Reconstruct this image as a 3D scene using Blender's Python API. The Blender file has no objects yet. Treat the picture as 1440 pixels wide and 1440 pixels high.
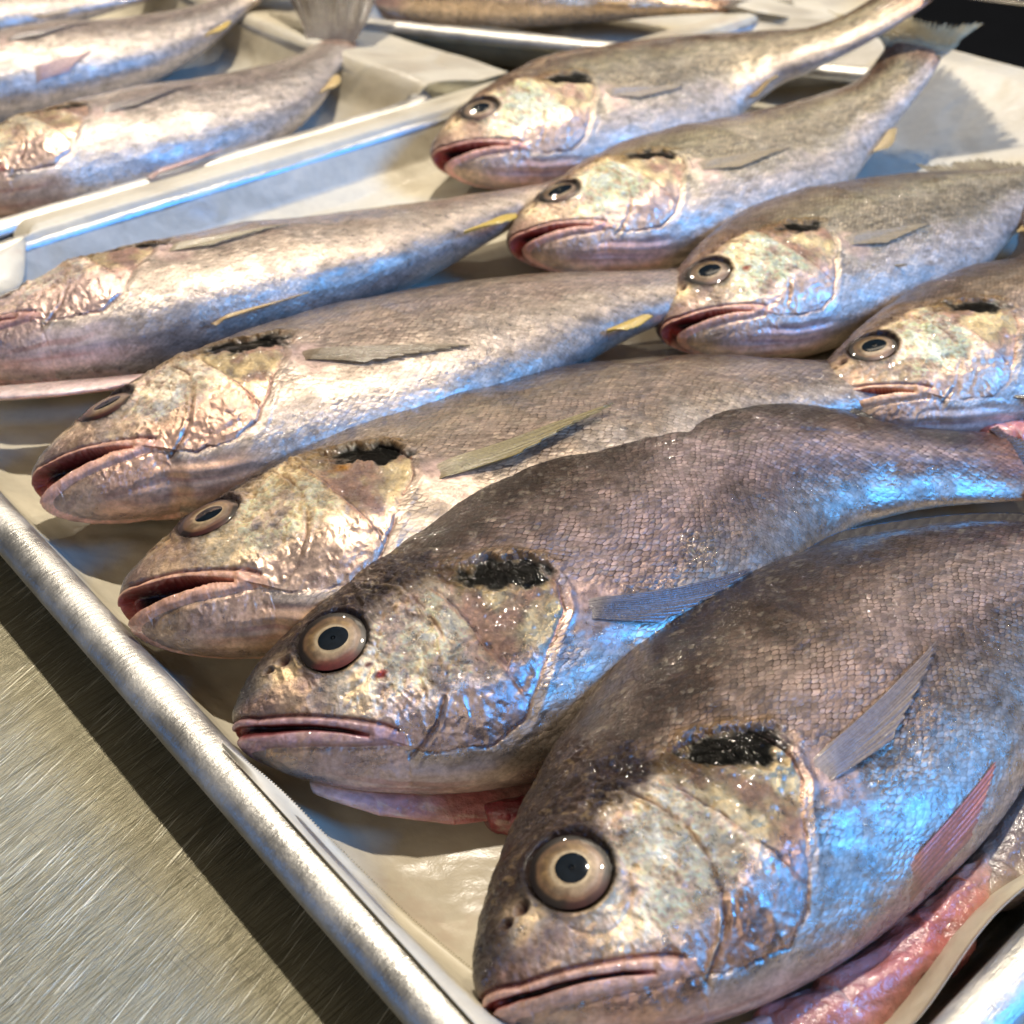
import bpy, math
import numpy as np

SC = bpy.context.scene
COL = SC.collection
rad = math.radians

# ---------------------------------------------------------------- camera
cam_d = bpy.data.cameras.new('camera')
cam = bpy.data.objects.new('camera', cam_d)
COL.objects.link(cam)
cam.location = (0, 0, .25)
cam.rotation_euler = (rad(90 - 37.6), 0, 0)
cam_d.sensor_width = 36
cam_d.lens = 43.8
cam_d.clip_start = .01
cam_d.clip_end = 50
cam_d.dof.use_dof = True
cam_d.dof.focus_distance = .325
cam_d.dof.aperture_fstop = 19
SC.camera = cam

# ---------------------------------------------------------------- world and lamps
W = bpy.data.worlds.new('World')
SC.world = W
W.use_nodes = True
_n = W.node_tree.nodes
_l = W.node_tree.links
_tc = _n.new('ShaderNodeTexCoord')
_sx = _n.new('ShaderNodeSeparateXYZ')
_mr = _n.new('ShaderNodeMapRange')
_mr.interpolation_type = 'SMOOTHSTEP'
_mr.inputs[1].default_value = .50
_mr.inputs[2].default_value = .97
_mx = _n.new('ShaderNodeMix')
_mx.data_type = 'RGBA'
_mx.inputs[6].default_value = (.022, .026, .034, 1)
_mx.inputs[7].default_value = (.29, .245, .18, 1)
_l.new(_tc.outputs['Generated'], _sx.inputs[0])
_l.new(_sx.outputs[2], _mr.inputs[0])
_l.new(_mr.outputs[0], _mx.inputs[0])
_l.new(_mx.outputs[2], _n['Background'].inputs[0])
_n['Background'].inputs[1].default_value = 1.0
SC.view_settings.view_transform = 'Standard'
SC.view_settings.look = 'None'
SC.view_settings.exposure = 0
SC.view_settings.gamma = 1


def area(name, loc, target, power, color, sx, sy):
    l = bpy.data.lights.new(name, 'AREA')
    l.energy = power
    l.color = color
    l.shape = 'RECTANGLE'
    l.size = sx
    l.size_y = sy
    o = bpy.data.objects.new(name, l)
    COL.objects.link(o)
    o.location = loc
    d = np.array(target, float) - np.array(loc, float)
    el = math.atan2(-d[2], math.hypot(d[0], d[1]))
    az = math.atan2(d[1], d[0])
    o.rotation_euler = (rad(90) - el, 0, az - rad(90))
    return o


area('market_lamp', (.05, 1.0, 2.1), (.05, .4, 0), 54, (1, .90, .76), .06, .06)
area('market_lamp', (.60, 1.75, 1.35), (.1, .4, 0), 8, (1, .86, .66), .04, .04)
area('market_lamp', (-.65, 1.95, 1.30), (.1, .4, 0), 7, (1, .88, .70), .04, .04)
area('warm_panel', (.1, 2.1, 1.9), (.05, .4, 0), 5, (1, .84, .64), 1.0, .4)
area('window_daylight', (1.50, -.12, 1.05), (.06, .36, 0), 36, (.05, .34, 1.0), .7, .6)
area('window_daylight', (-1.5, -.25, .40), (-.05, .35, 0), 1.6, (.08, .36, 1.0), .7, .3)
area('front_fill_light', (-.1, -1.3, 1.1), (.0, .4, 0), 6, (1, .84, .68), 1.4, .8)  # added fill lamp behind the camera, brightens chins and bellies


# ---------------------------------------------------------------- helpers


def sm(a, b, x):
    t = np.clip((np.asarray(x, float) - a) / (b - a), 0, 1)
    return t * t * (3 - 2 * t)


def vnoise(x, y, seed=0):
    x = np.asarray(x, float) + 100.5
    y = np.asarray(y, float) + 100.5
    xi = np.floor(x).astype(np.int64)
    yi = np.floor(y).astype(np.int64)
    fx = x - xi
    fy = y - yi
    fx = fx * fx * (3 - 2 * fx)
    fy = fy * fy * (3 - 2 * fy)

    def h(i, j):
        n = (i * 374761393 + j * 668265263 + seed * 974634777) & 0xffffffff
        n = ((n ^ (n >> 13)) * 1274126177) & 0xffffffff
        return ((n ^ (n >> 16)) & 0xffff) / 65535.
    return (h(xi, yi) * (1 - fx) + h(xi + 1, yi) * fx) * (1 - fy) + (h(xi, yi + 1) * (1 - fx) + h(xi + 1, yi + 1) * fx) * fy


def fbm(x, y, seed=0, o=4):
    s = 0
    a = .5
    t = 0
    for k in range(o):
        s = s + a * vnoise(x * 2 ** k, y * 2 ** k, seed + k * 7)
        t += a
        a *= .55
    return s / t


def ridge(x, y, seed=0, o=3):
    return 1 - np.abs(2 * fbm(x, y, seed, o) - 1) * 2.2


def pdist(x, y, pts):
    """unsigned distance, sign (left of the line = +), parameter along the polyline"""
    P = np.array(pts, float)
    best = np.full(np.shape(x), 1e9)
    sg = np.zeros(np.shape(x))
    par = np.zeros(np.shape(x))
    for i in range(len(P) - 1):
        ax, ay = P[i]
        bx, by = P[i + 1] - P[i]
        L = bx * bx + by * by
        t = np.clip(((x - ax) * bx + (y - ay) * by) / L, 0, 1)
        dx = x - ax - t * bx
        dy = y - ay - t * by
        d = np.hypot(dx, dy)
        m = d < best
        best = np.where(m, d, best)
        sg = np.where(m, np.sign(bx * dy - by * dx), sg)
        par = np.where(m, (i + t) / (len(P) - 1), par)
    return best, sg, par


def mix(a, b, t):
    t = np.asarray(t)[..., None]
    return np.asarray(a) * (1 - t) + np.asarray(b) * t


def quads(n, m, wrap=False, off=0):
    i = np.arange(n - 1)[:, None]
    j = np.arange(m if wrap else m - 1)[None]
    j2 = (j + 1) % m
    a = i * m + j
    b = i * m + j2
    c = (i + 1) * m + j2
    d = (i + 1) * m + j
    return np.stack([a, d, c, b], -1).reshape(-1, 4) + off


def make_mesh(name, V, F, mat, parent=None, col=None, msk=None, uv=None, smooth=True, origin=None):
    V = np.asarray(V, float).reshape(-1, 3)
    if parent is not None:
        V = V - np.array(parent.location)
    elif origin is not None:
        V = V - np.array(origin)
    F = np.asarray(F)
    me = bpy.data.meshes.new(name)
    k = F.shape[1]
    me.vertices.add(len(V))
    me.vertices.foreach_set('co', V.astype(np.float32).ravel())
    me.loops.add(F.size)
    me.loops.foreach_set('vertex_index', F.astype(np.int32).ravel())
    me.polygons.add(len(F))
    me.polygons.foreach_set('loop_start', np.arange(0, F.size, k, dtype=np.int32))
    me.update(calc_edges=True)
    if smooth:
        me.polygons.foreach_set('use_smooth', np.ones(len(F), bool))
    for nm, c in (('col', col), ('msk', msk)):
        if c is not None:
            c = np.asarray(c, float).reshape(-1, c.shape[-1])
            if c.shape[1] == 3:
                c = np.concatenate([c, np.ones((len(c), 1))], 1)
            at = me.color_attributes.new(nm, 'FLOAT_COLOR', 'POINT')
            at.data.foreach_set('color', np.clip(c, 0, 1).astype(np.float32).ravel())
    if uv is not None:
        u = me.uv_layers.new(name='Body')
        uvv = np.asarray(uv, float).reshape(-1, 2)[F.ravel()]
        u.data.foreach_set('uv', uvv.astype(np.float32).ravel())
    me.materials.append(mat)
    me.validate()
    o = bpy.data.objects.new(name, me)
    COL.objects.link(o)
    if parent is not None:
        o.parent = parent
    elif origin is not None:
        o.location = origin
    return o


def sheet(P, th, C=None, M=None):
    """closed thin slab from a grid of points"""
    P = np.asarray(P, float)
    n, m = P.shape[:2]
    du = np.gradient(P, axis=0)
    dv = np.gradient(P, axis=1)
    N = np.cross(du, dv)
    N /= np.linalg.norm(N, axis=-1, keepdims=True) + 1e-12
    th = np.asarray(th)
    if th.ndim == 2:
        th = th[..., None]
    A = P + N * th / 2
    B = P - N * th / 2
    V = np.concatenate([A.reshape(-1, 3), B.reshape(-1, 3)])
    k = n * m
    F = [quads(n, m)[:, ::-1], quads(n, m, off=k)]
    ring = np.concatenate([np.arange(m), np.arange(1, n) * m + m - 1, (n - 1) * m + np.arange(m - 2, -1, -1), np.arange(n - 2, 0, -1) * m])
    r2 = np.roll(ring, -1)
    F.append(np.stack([ring, r2, r2 + k, ring + k], -1))
    out = [V, np.concatenate(F)]
    for c in (C, M):
        out.append(None if c is None else np.concatenate([np.asarray(c).reshape(k, -1)] * 2))
    return out


# node expression helper
class X:
    nt = None

    def __init__(s, sock):
        s.s = sock

    @staticmethod
    def op(o, *a):
        n = X.nt.nodes.new('ShaderNodeMath')
        n.operation = o
        for i, q in enumerate(a):
            if isinstance(q, X):
                X.nt.links.new(q.s, n.inputs[i])
            else:
                n.inputs[i].default_value = q
        return X(n.outputs[0])

    def __add__(s, o): return X.op('ADD', s, o)
    def __radd__(s, o): return X.op('ADD', s, o)
    def __sub__(s, o): return X.op('SUBTRACT', s, o)
    def __rsub__(s, o): return X.op('SUBTRACT', o, s)
    def __mul__(s, o): return X.op('MULTIPLY', s, o)
    def __rmul__(s, o): return X.op('MULTIPLY', s, o)
    def __gt__(s, o): return X.op('GREATER_THAN', s, o)
    def __lt__(s, o): return X.op('LESS_THAN', s, o)
    def fract(s): return X.op('FRACT', s)
    def floor(s): return X.op('FLOOR', s)


def ramp(x, a, b, lo=0., hi=1.):
    n = X.nt.nodes.new('ShaderNodeMapRange')
    n.interpolation_type = 'SMOOTHSTEP'
    X.nt.links.new(x.s, n.inputs[0])
    n.inputs[1].default_value = a
    n.inputs[2].default_value = b
    n.inputs[3].default_value = lo
    n.inputs[4].default_value = hi
    return X(n.outputs[0])


def new_mat(name):
    m = bpy.data.materials.new(name)
    m.use_nodes = True
    nt = m.node_tree
    X.nt = nt
    return m, nt, nt.nodes['Principled BSDF']


def node(kind, **kw):
    n = X.nt.nodes.new(kind)
    for k, v in kw.items():
        if k.startswith('i_'):
            n.inputs[k[2:].replace('_', ' ')].default_value = v
        else:
            setattr(n, k, v)
    return n


def link(a, b):
    X.nt.links.new(a.s if isinstance(a, X) else a, b)


def noise(vec, scale, detail=3, rough=.55, out=0):
    n = node('ShaderNodeTexNoise')
    n.inputs['Scale'].default_value = scale
    n.inputs['Detail'].default_value = detail
    n.inputs['Roughness'].default_value = rough
    if vec is not None:
        link(vec, n.inputs['Vector'])
    return X(n.outputs[out])


def mixcol(f, a, b, mode='MIX'):
    n = node('ShaderNodeMix', data_type='RGBA', blend_type=mode)
    for q, i in ((f, 0), (a, 6), (b, 7)):
        if isinstance(q, X):
            link(q, n.inputs[i])
        elif isinstance(q, (int, float)):
            n.inputs[i].default_value = q
        else:
            n.inputs[i].default_value = (*q, 1)
    return X(n.outputs[2])


def bump(h, dist, strength=1., prev=None):
    n = node('ShaderNodeBump')
    link(h, n.inputs['Height'])
    n.inputs['Distance'].default_value = dist
    if isinstance(strength, X):
        link(strength, n.inputs['Strength'])
    else:
        n.inputs['Strength'].default_value = strength
    if prev is not None:
        link(prev, n.inputs['Normal'])
    return X(n.outputs[0])


def mapping(vec, scale=(1, 1, 1), rot=(0, 0, 0), loc=(0, 0, 0)):
    n = node('ShaderNodeMapping')
    link(vec, n.inputs[0])
    n.inputs['Scale'].default_value = scale
    n.inputs['Rotation'].default_value = rot
    n.inputs['Location'].default_value = loc
    return X(n.outputs[0])


# ---------------------------------------------------------------- materials
def mat_skin():
    m, nt, b = new_mat('fish_skin')
    col = X(node('ShaderNodeVertexColor', layer_name='col').outputs[0])
    mk = node('ShaderNodeVertexColor', layer_name='msk')
    sp = node('ShaderNodeSeparateColor')
    link(mk.outputs[0], sp.inputs[0])
    ms, mg, mb = X(sp.outputs[0]), X(sp.outputs[1]), X(sp.outputs[2])
    tc = node('ShaderNodeTexCoord')
    uv = node('ShaderNodeUVMap', uv_map='Body')
    obj = X(tc.outputs['Object'])
    su = node('ShaderNodeSeparateXYZ')
    link(uv.outputs[0], su.inputs[0])
    wn = noise(X(uv.outputs[0]), 34, 3)
    wn2 = noise(mapping(X(uv.outputs[0]), loc=(3, 7, 0)), 30, 3)
    K = 92.
    U = X(su.outputs[0]) * K + wn * 1.5
    V = X(su.outputs[1]) * K * 1.45 + wn2 * 1.5
    fu, fv = U.fract(), V.fract() - .5
    U2, V2 = U + .5, V + .5
    gu, gv = U2.fract(), V2.fract() - .5
    e1 = fu + fv * fv * 3.6
    e2 = gu + gv * gv * 3.6
    sA = (e1 < 1.) * (fu + 1.)
    sB = (e2 < 1.) * (gu + 1.)
    sel = sA > sB
    e = e1 * sel + e2 * (1. - sel)
    tv = fv * sel + gv * (1. - sel)
    cu = U.floor() * sel + (U2.floor() + .37) * (1. - sel)
    cv = V.floor() * sel + (V2.floor() + .71) * (1. - sel)
    cb = node('ShaderNodeCombineXYZ')
    link(cu, cb.inputs[0])
    link(cv, cb.inputs[1])
    wh = node('ShaderNodeTexWhiteNoise', noise_dimensions='2D')
    link(cb.outputs[0], wh.inputs['Vector'])
    rnd = X(wh.outputs[0])
    sc2 = node('ShaderNodeSeparateColor')
    link(wh.outputs[1], sc2.inputs[0])
    rnd2 = X(sc2.outputs[1])
    edge = ramp(e, .60, 1.0)
    fine = noise(obj, 900, 4, .6)
    mid = noise(obj, 260, 4, .6)
    big = noise(obj, 60, 3, .6)
    # pigment: darker rim of each scale, per-scale tone, mottling
    f1 = edge * ms * ramp(mid, .40, .60, .15, 1.0)
    c1 = mixcol(f1, col, mixcol(1., col, (.20, .145, .11), 'MULTIPLY'))
    tone = (rnd * .7 + .65) * ms + (1. - ms)
    tone = tone * ramp(mid, .25, .75, .72, 1.28) * ramp(fine, .3, .7, .85, 1.15) * ramp(big, .3, .7, .86, 1.1)
    tn = node('ShaderNodeCombineColor')
    for i in range(3):
        link(tone, tn.inputs[i])
    c2 = mixcol(1., c1, X(tn.outputs[0]), 'MULTIPLY')
    gl = ramp(rnd2, .78, .90) * ms * ramp(e, .20, .5) * ramp(mid, .42, .55)
    c2 = mixcol(gl * .12, c2, (.72, .62, .45))  # pale glints painted into the colour of some scales
    link(c2, b.inputs['Base Color'])
    # relief
    streak = noise(mapping(X(uv.outputs[0]), scale=(1.0, 5.0, 1)), 120, 3, .6)
    hs = e * .75 + tv * (rnd2 - .5) * 1.6 + streak * .5
    n1 = bump(hs, .0006, ms * ramp(big, .3, .7, .35, .95))
    fo = noise(obj, 520, 6, .74)
    vr = node('ShaderNodeTexVoronoi', feature='SMOOTH_F1')
    vr.inputs['Scale'].default_value = 620
    link(obj + 0. if False else obj, vr.inputs['Vector'])
    hf = fo * 1.2 + X(vr.outputs[0]) * .6
    n2 = bump(hf, .0019, mb, n1)
    link(n2, b.inputs['Normal'])
    link(X.op('MAXIMUM', mg, gl * .45), b.inputs['Metallic'])
    link(ramp(mid, .3, .7, .34, .48) - mg * .14, b.inputs['Roughness'])
    b.inputs['Specular IOR Level'].default_value = .18
    link(ramp(ms + mg + mb, .02, .16, .02, .18), b.inputs['Specular IOR Level'])
    b.inputs['Coat Weight'].default_value = .75
    link(ramp(ms + mg + mb, .02, .16, .12, .75), b.inputs['Coat Weight'])
    b.inputs['Coat Roughness'].default_value = .06
    cn = noise(obj, 480, 4, .62)
    dr = ramp(cn, .51, .63) + ramp(noise(mapping(obj, loc=(.3, .1, 0)), 1150, 2, .5), .60, .70) * .5
    lo = noise(obj, 140, 3, .5)
    n3 = bump(dr * .9 + lo * 1.2 + hs * 1.2 * ms, .0026, mb * .6 + .26)
    link(n3, b.inputs['Coat Normal'])
    return m


def mat_vc(name, rough=.35, metal=0., coat=.5, bscale=500, bd=.0003, bs=.5, sss=0., alpha=1., trans=0., coatr=.08):
    m, nt, b = new_mat(name)
    col = X(node('ShaderNodeVertexColor', layer_name='col').outputs[0])
    tc = node('ShaderNodeTexCoord')
    obj = X(tc.outputs['Object'])
    nn = noise(obj, bscale, 4, .6)
    t = ramp(nn, .3, .7, .8, 1.2)
    tn = node('ShaderNodeCombineColor')
    for i in range(3):
        link(t, tn.inputs[i])
    link(mixcol(1., col, X(tn.outputs[0]), 'MULTIPLY'), b.inputs['Base Color'])
    if bs:
        nb = bump(nn, bd, bs)
        link(nb, b.inputs['Normal'])
        link(nb, b.inputs['Coat Normal'])
    b.inputs['Roughness'].default_value = rough
    b.inputs['Metallic'].default_value = metal
    b.inputs['Coat Weight'].default_value = coat
    b.inputs['Coat Roughness'].default_value = coatr
    b.inputs['Subsurface Weight'].default_value = sss
    b.inputs['Subsurface Radius'].default_value = (.006, .002, .0015)
    b.inputs['Subsurface Scale'].default_value = 1.
    b.inputs['Alpha'].default_value = alpha
    b.inputs['Transmission Weight'].default_value = trans
    return m


def mat_paper():
    m, nt, b = new_mat('parchment')
    tc = node('ShaderNodeTexCoord')
    obj = X(tc.outputs['Object'])
    n1 = noise(obj, 14, 4, .6)
    n2 = noise(obj, 320, 3, .6)
    wet = ramp(noise(mapping(obj, loc=(2, 1, 0)), 9, 3, .6), .50, .62)
    c = mixcol(ramp(n1, .3, .7), (.66, .60, .46), (.77, .71, .56))
    c = mixcol(wet * .45, c, (.47, .40, .29))
    c = mixcol(ramp(n2, .35, .75) * .18, c, (.40, .34, .25))
    c = mixcol(ramp(noise(mapping(obj, loc=(5, 1, 0)), 30, 5, .7), .60, .72) * .35, c, (.50, .36, .27))
    link(c, b.inputs['Base Color'])
    link(ramp(wet, 0, 1, .48, .28), b.inputs['Roughness'])
    b.inputs['Coat Weight'].default_value = .12
    b.inputs['Coat Roughness'].default_value = .25
    b.inputs['Subsurface Weight'].default_value = .0
    wr = noise(mapping(obj, scale=(1, 1.6, 1)), 26, 3, .5)
    cr = noise(mapping(obj, scale=(1, 1, 1), loc=(4, 4, 0)), 11, 2, .5)
    crs = X.op('ABSOLUTE', cr - .5)
    nn = bump(ramp(crs, 0., .05), .0012, .5, bump(wr, .008, .35))
    nn = bump(noise(obj, 700, 3), .0002, .5, nn)
    link(nn, b.inputs['Normal'])
    tr = node('ShaderNodeBsdfTranslucent')
    tr.inputs[0].default_value = (.75, .69, .55, 1)
    mx = node('ShaderNodeMixShader')
    mx.inputs[0].default_value = .22
    link(X(b.outputs[0]), mx.inputs[1])
    link(X(tr.outputs[0]), mx.inputs[2])
    link(X(mx.outputs[0]), nt.nodes['Material Output'].inputs['Surface'])
    return m


def mat_aluminium():
    m, nt, b = new_mat('worn_aluminium')
    tc = node('ShaderNodeTexCoord')
    obj = X(tc.outputs['Object'])
    n1 = noise(obj, 45, 5, .65)
    n2 = noise(obj, 600, 4, .65)
    n3 = noise(mapping(mapping(obj, rot=(0, 0, rad(-130))), scale=(9, 1, 1)), 130, 4, .6)
    c = mixcol(ramp(n1, .3, .7), (.46, .45, .42), (.66, .64, .59))
    c = mixcol(ramp(n2, .55, .75) * .35, c, (.30, .27, .22))
    c = mixcol(ramp(n3, .6, .8) * .5, c, (.36, .32, .26))
    link(c, b.inputs['Base Color'])
    b.inputs['Metallic'].default_value = .92
    link(ramp(n1, .3, .7, .34, .55), b.inputs['Roughness'])
    nn = bump(n2, .0004, .5)
    nn = bump(n3, .0006, .4, nn)
    link(nn, b.inputs['Normal'])
    return m


def smap(vec, scale, rot=(0, 0, 0), loc=(0, 0, 0)):
    return mapping(mapping(vec, rot=rot), scale=scale, loc=loc)


def mat_steel():
    m, nt, b = new_mat('brushed_steel')
    tc = node('ShaderNodeTexCoord')
    obj = X(tc.outputs['Object'])
    a = rad(-48)
    s1 = noise(smap(obj, rot=(0, 0, a), scale=(5, 260, 1)), 9, 6, .75)
    s2 = noise(smap(obj, rot=(0, 0, a + rad(7)), scale=(2.5, 190, 1), loc=(3, 0, 0)), 14, 5, .75)
    s3 = noise(smap(obj, rot=(0, 0, a - rad(14)), scale=(6, 300, 1), loc=(1, 5, 0)), 7, 3, .6)
    s4 = noise(smap(obj, rot=(0, 0, rad(40)), scale=(6, 200, 1), loc=(1, 5, 0)), 7, 3, .6)
    blot = noise(obj, 30, 4, .6)
    d = noise(obj, 900, 3, .6)
    c = mixcol(ramp(s1, .3, .7), (.17, .16, .115), (.50, .47, .37))
    c = mixcol(ramp(blot, .40, .7) * .45, c, (.24, .225, .175))
    c = mixcol(ramp(s2, .60, .68) * .7, c, (.80, .77, .64))
    c = mixcol(ramp(s3, .61, .66) * .8, c, (.92, .90, .82))
    c = mixcol(ramp(s4, .62, .68) * .5, c, (.18, .17, .14))
    c = mixcol(ramp(d, .6, .75) * .35, c, (.12, .11, .09))
    c = mixcol(1., c, (.92, .90, .80), 'MULTIPLY')
    link(c, b.inputs['Base Color'])
    b.inputs['Metallic'].default_value = .9
    link(ramp(s2, .3, .7, .30, .55), b.inputs['Roughness'])
    nn = bump(s1 * .6 + s2 * .6 + s3 * .9, .0007, .8)
    link(nn, b.inputs['Normal'])
    return m


def mat_plain(name, c, rough=.6, metal=0.):
    m, nt, b = new_mat(name)
    tc = node('ShaderNodeTexCoord')
    n = noise(X(tc.outputs['Object']), 8, 4)
    link(mixcol(ramp(n, .3, .7), tuple(q * .7 for q in c), c), b.inputs['Base Color'])
    b.inputs['Roughness'].default_value = rough
    b.inputs['Metallic'].default_value = metal
    return m


SKIN = mat_skin()
FIN = mat_vc('fin_membrane', rough=.35, coat=.6, bscale=900, bd=.0003, bs=.5, alpha=.70)
EYE = mat_vc('eye_iris', rough=.45, metal=.15, coat=.8, bscale=700, bd=.0001, bs=0, coatr=.02)
PUPIL = mat_vc('eye_pupil', rough=.08, coat=.0, bs=0, coatr=.015)
FLESH = mat_vc('raw_flesh', rough=.3, coat=1., bscale=350, bd=.0012, bs=.7, sss=.3)
PAPER = mat_paper()
ALU = mat_aluminium()
STEEL = mat_steel()
DARK = mat_plain('dark_floor', (.012, .014, .018), .5)

# ---------------------------------------------------------------- the fish shape (units: body length)
TX = np.array([0, .02, .05, .1, .17, .25, .35, .45, .58, .72, .86, 1.0])
TOP = np.array([.0006, .035, .061, .095, .134, .167, .185, .181, .1516, .1039, .0611, .0500])
BOT = np.array([-.002, -.037, -.064, -.094, -.118, -.132, -.142, -.148, -.1426, -.1067, -.0631, -.0528])
THX = np.array([0, .01, .03, .1, .2, .3, .45, .7, .85, 1.0])
TH = np.array([.0, .022, .036, .062, .086, .092, .088, .052, .03, .012])


def pch(x, Xk, Y):
    u = np.sqrt(np.clip(x, 0, None))
    U = np.sqrt(Xk)
    m = np.gradient(Y, U)
    i = np.clip(np.searchsorted(U, u) - 1, 0, len(U) - 2)
    h = U[i + 1] - U[i]
    t = (u - U[i]) / h
    return (2 * t**3 - 3 * t**2 + 1) * Y[i] + (t**3 - 2 * t**2 + t) * h * m[i] + (-2 * t**3 + 3 * t**2) * Y[i + 1] + (t**3 - t**2) * h * m[i + 1]


G = np.linspace(0, 1.5, 301)


def world(p, x, y, z):
    X0, Y0, th, k1, k2, k3, S, roll, z0, dep, lift = p
    x = np.asarray(x, float)
    y = np.asarray(y) * dep
    a = th + k1 * np.clip((G - .22) / .6, 0, 1) + k2 * np.clip((G - .5) / .3, 0, 1) + k3 * np.clip((G - .78) / .22, 0, 1)
    am = (a[1:] + a[:-1]) / 2
    cx = np.concatenate([[0], np.cumsum(np.cos(am)) * .005])
    cy = np.concatenate([[0], np.cumsum(np.sin(am)) * .005])
    px = np.interp(x, G, cx) + np.minimum(x, 0) * math.cos(th)
    py = np.interp(x, G, cy) + np.minimum(x, 0) * math.sin(th)
    A = np.interp(x, G, a)
    yy = y * np.cos(roll) + z * np.sin(roll)
    zz = -y * np.sin(roll) + z * np.cos(roll)
    lf = lift * np.clip((x - .5) / .5, 0, 1.02)**2
    return np.stack([X0 + S * (px - np.sin(A) * yy), Y0 + S * (py + np.cos(A) * yy), z0 + S * (zz + lf)], -1)


def halfw(x):
    u = np.sqrt(np.clip(x, 0, 1))
    return np.interp(u, np.sqrt(THX), TH)


def surf_z(x, y):
    x = np.asarray(x, float)
    xc = np.clip(x, 1e-4, 1)
    T = pch(xc, TX, TOP)
    B = pch(xc, TX, BOT)
    c = (T + B) / 2
    h = (T - B) / 2
    q = np.clip(1 - ((y - c) / h)**2, 0, 1)
    return halfw(xc) * np.sqrt(q)


LIPUP = [(-.01, .008), (0, .001), (.02, -.016), (.055, -.033), (.092, -.053), (.118, -.068), (.129, -.077)]
SLIT = [(-.01, 0), (0, -.008), (.01, -.0165), (.028, -.028), (.06, -.044), (.083, -.057), (.103, -.0695)]
LIPLO = [(0, -.018), (.02, -.034), (.043, -.048), (.09, -.072), (.118, -.083)]
PRE1 = [(.158, .056), (.17, .039), (.179, .010), (.184, -.018), (.181, -.042), (.174, -.060), (.158, -.080), (.135, -.092)]
PRE2 = [(.196, .026), (.205, 0), (.213, -.023), (.222, -.049), (.232, -.072), (.236, -.086)]
OPE = [(.225, .046), (.262, .040), (.285, .028), (.297, .010), (.300, -.012), (.291, -.034), (.268, -.056), (.249, -.081), (.230, -.102), (.203, -.110), (.165, -.102), (.125, -.088)]
EYC = (.099, .020)
HINGE = (.112, -.076)


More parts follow.
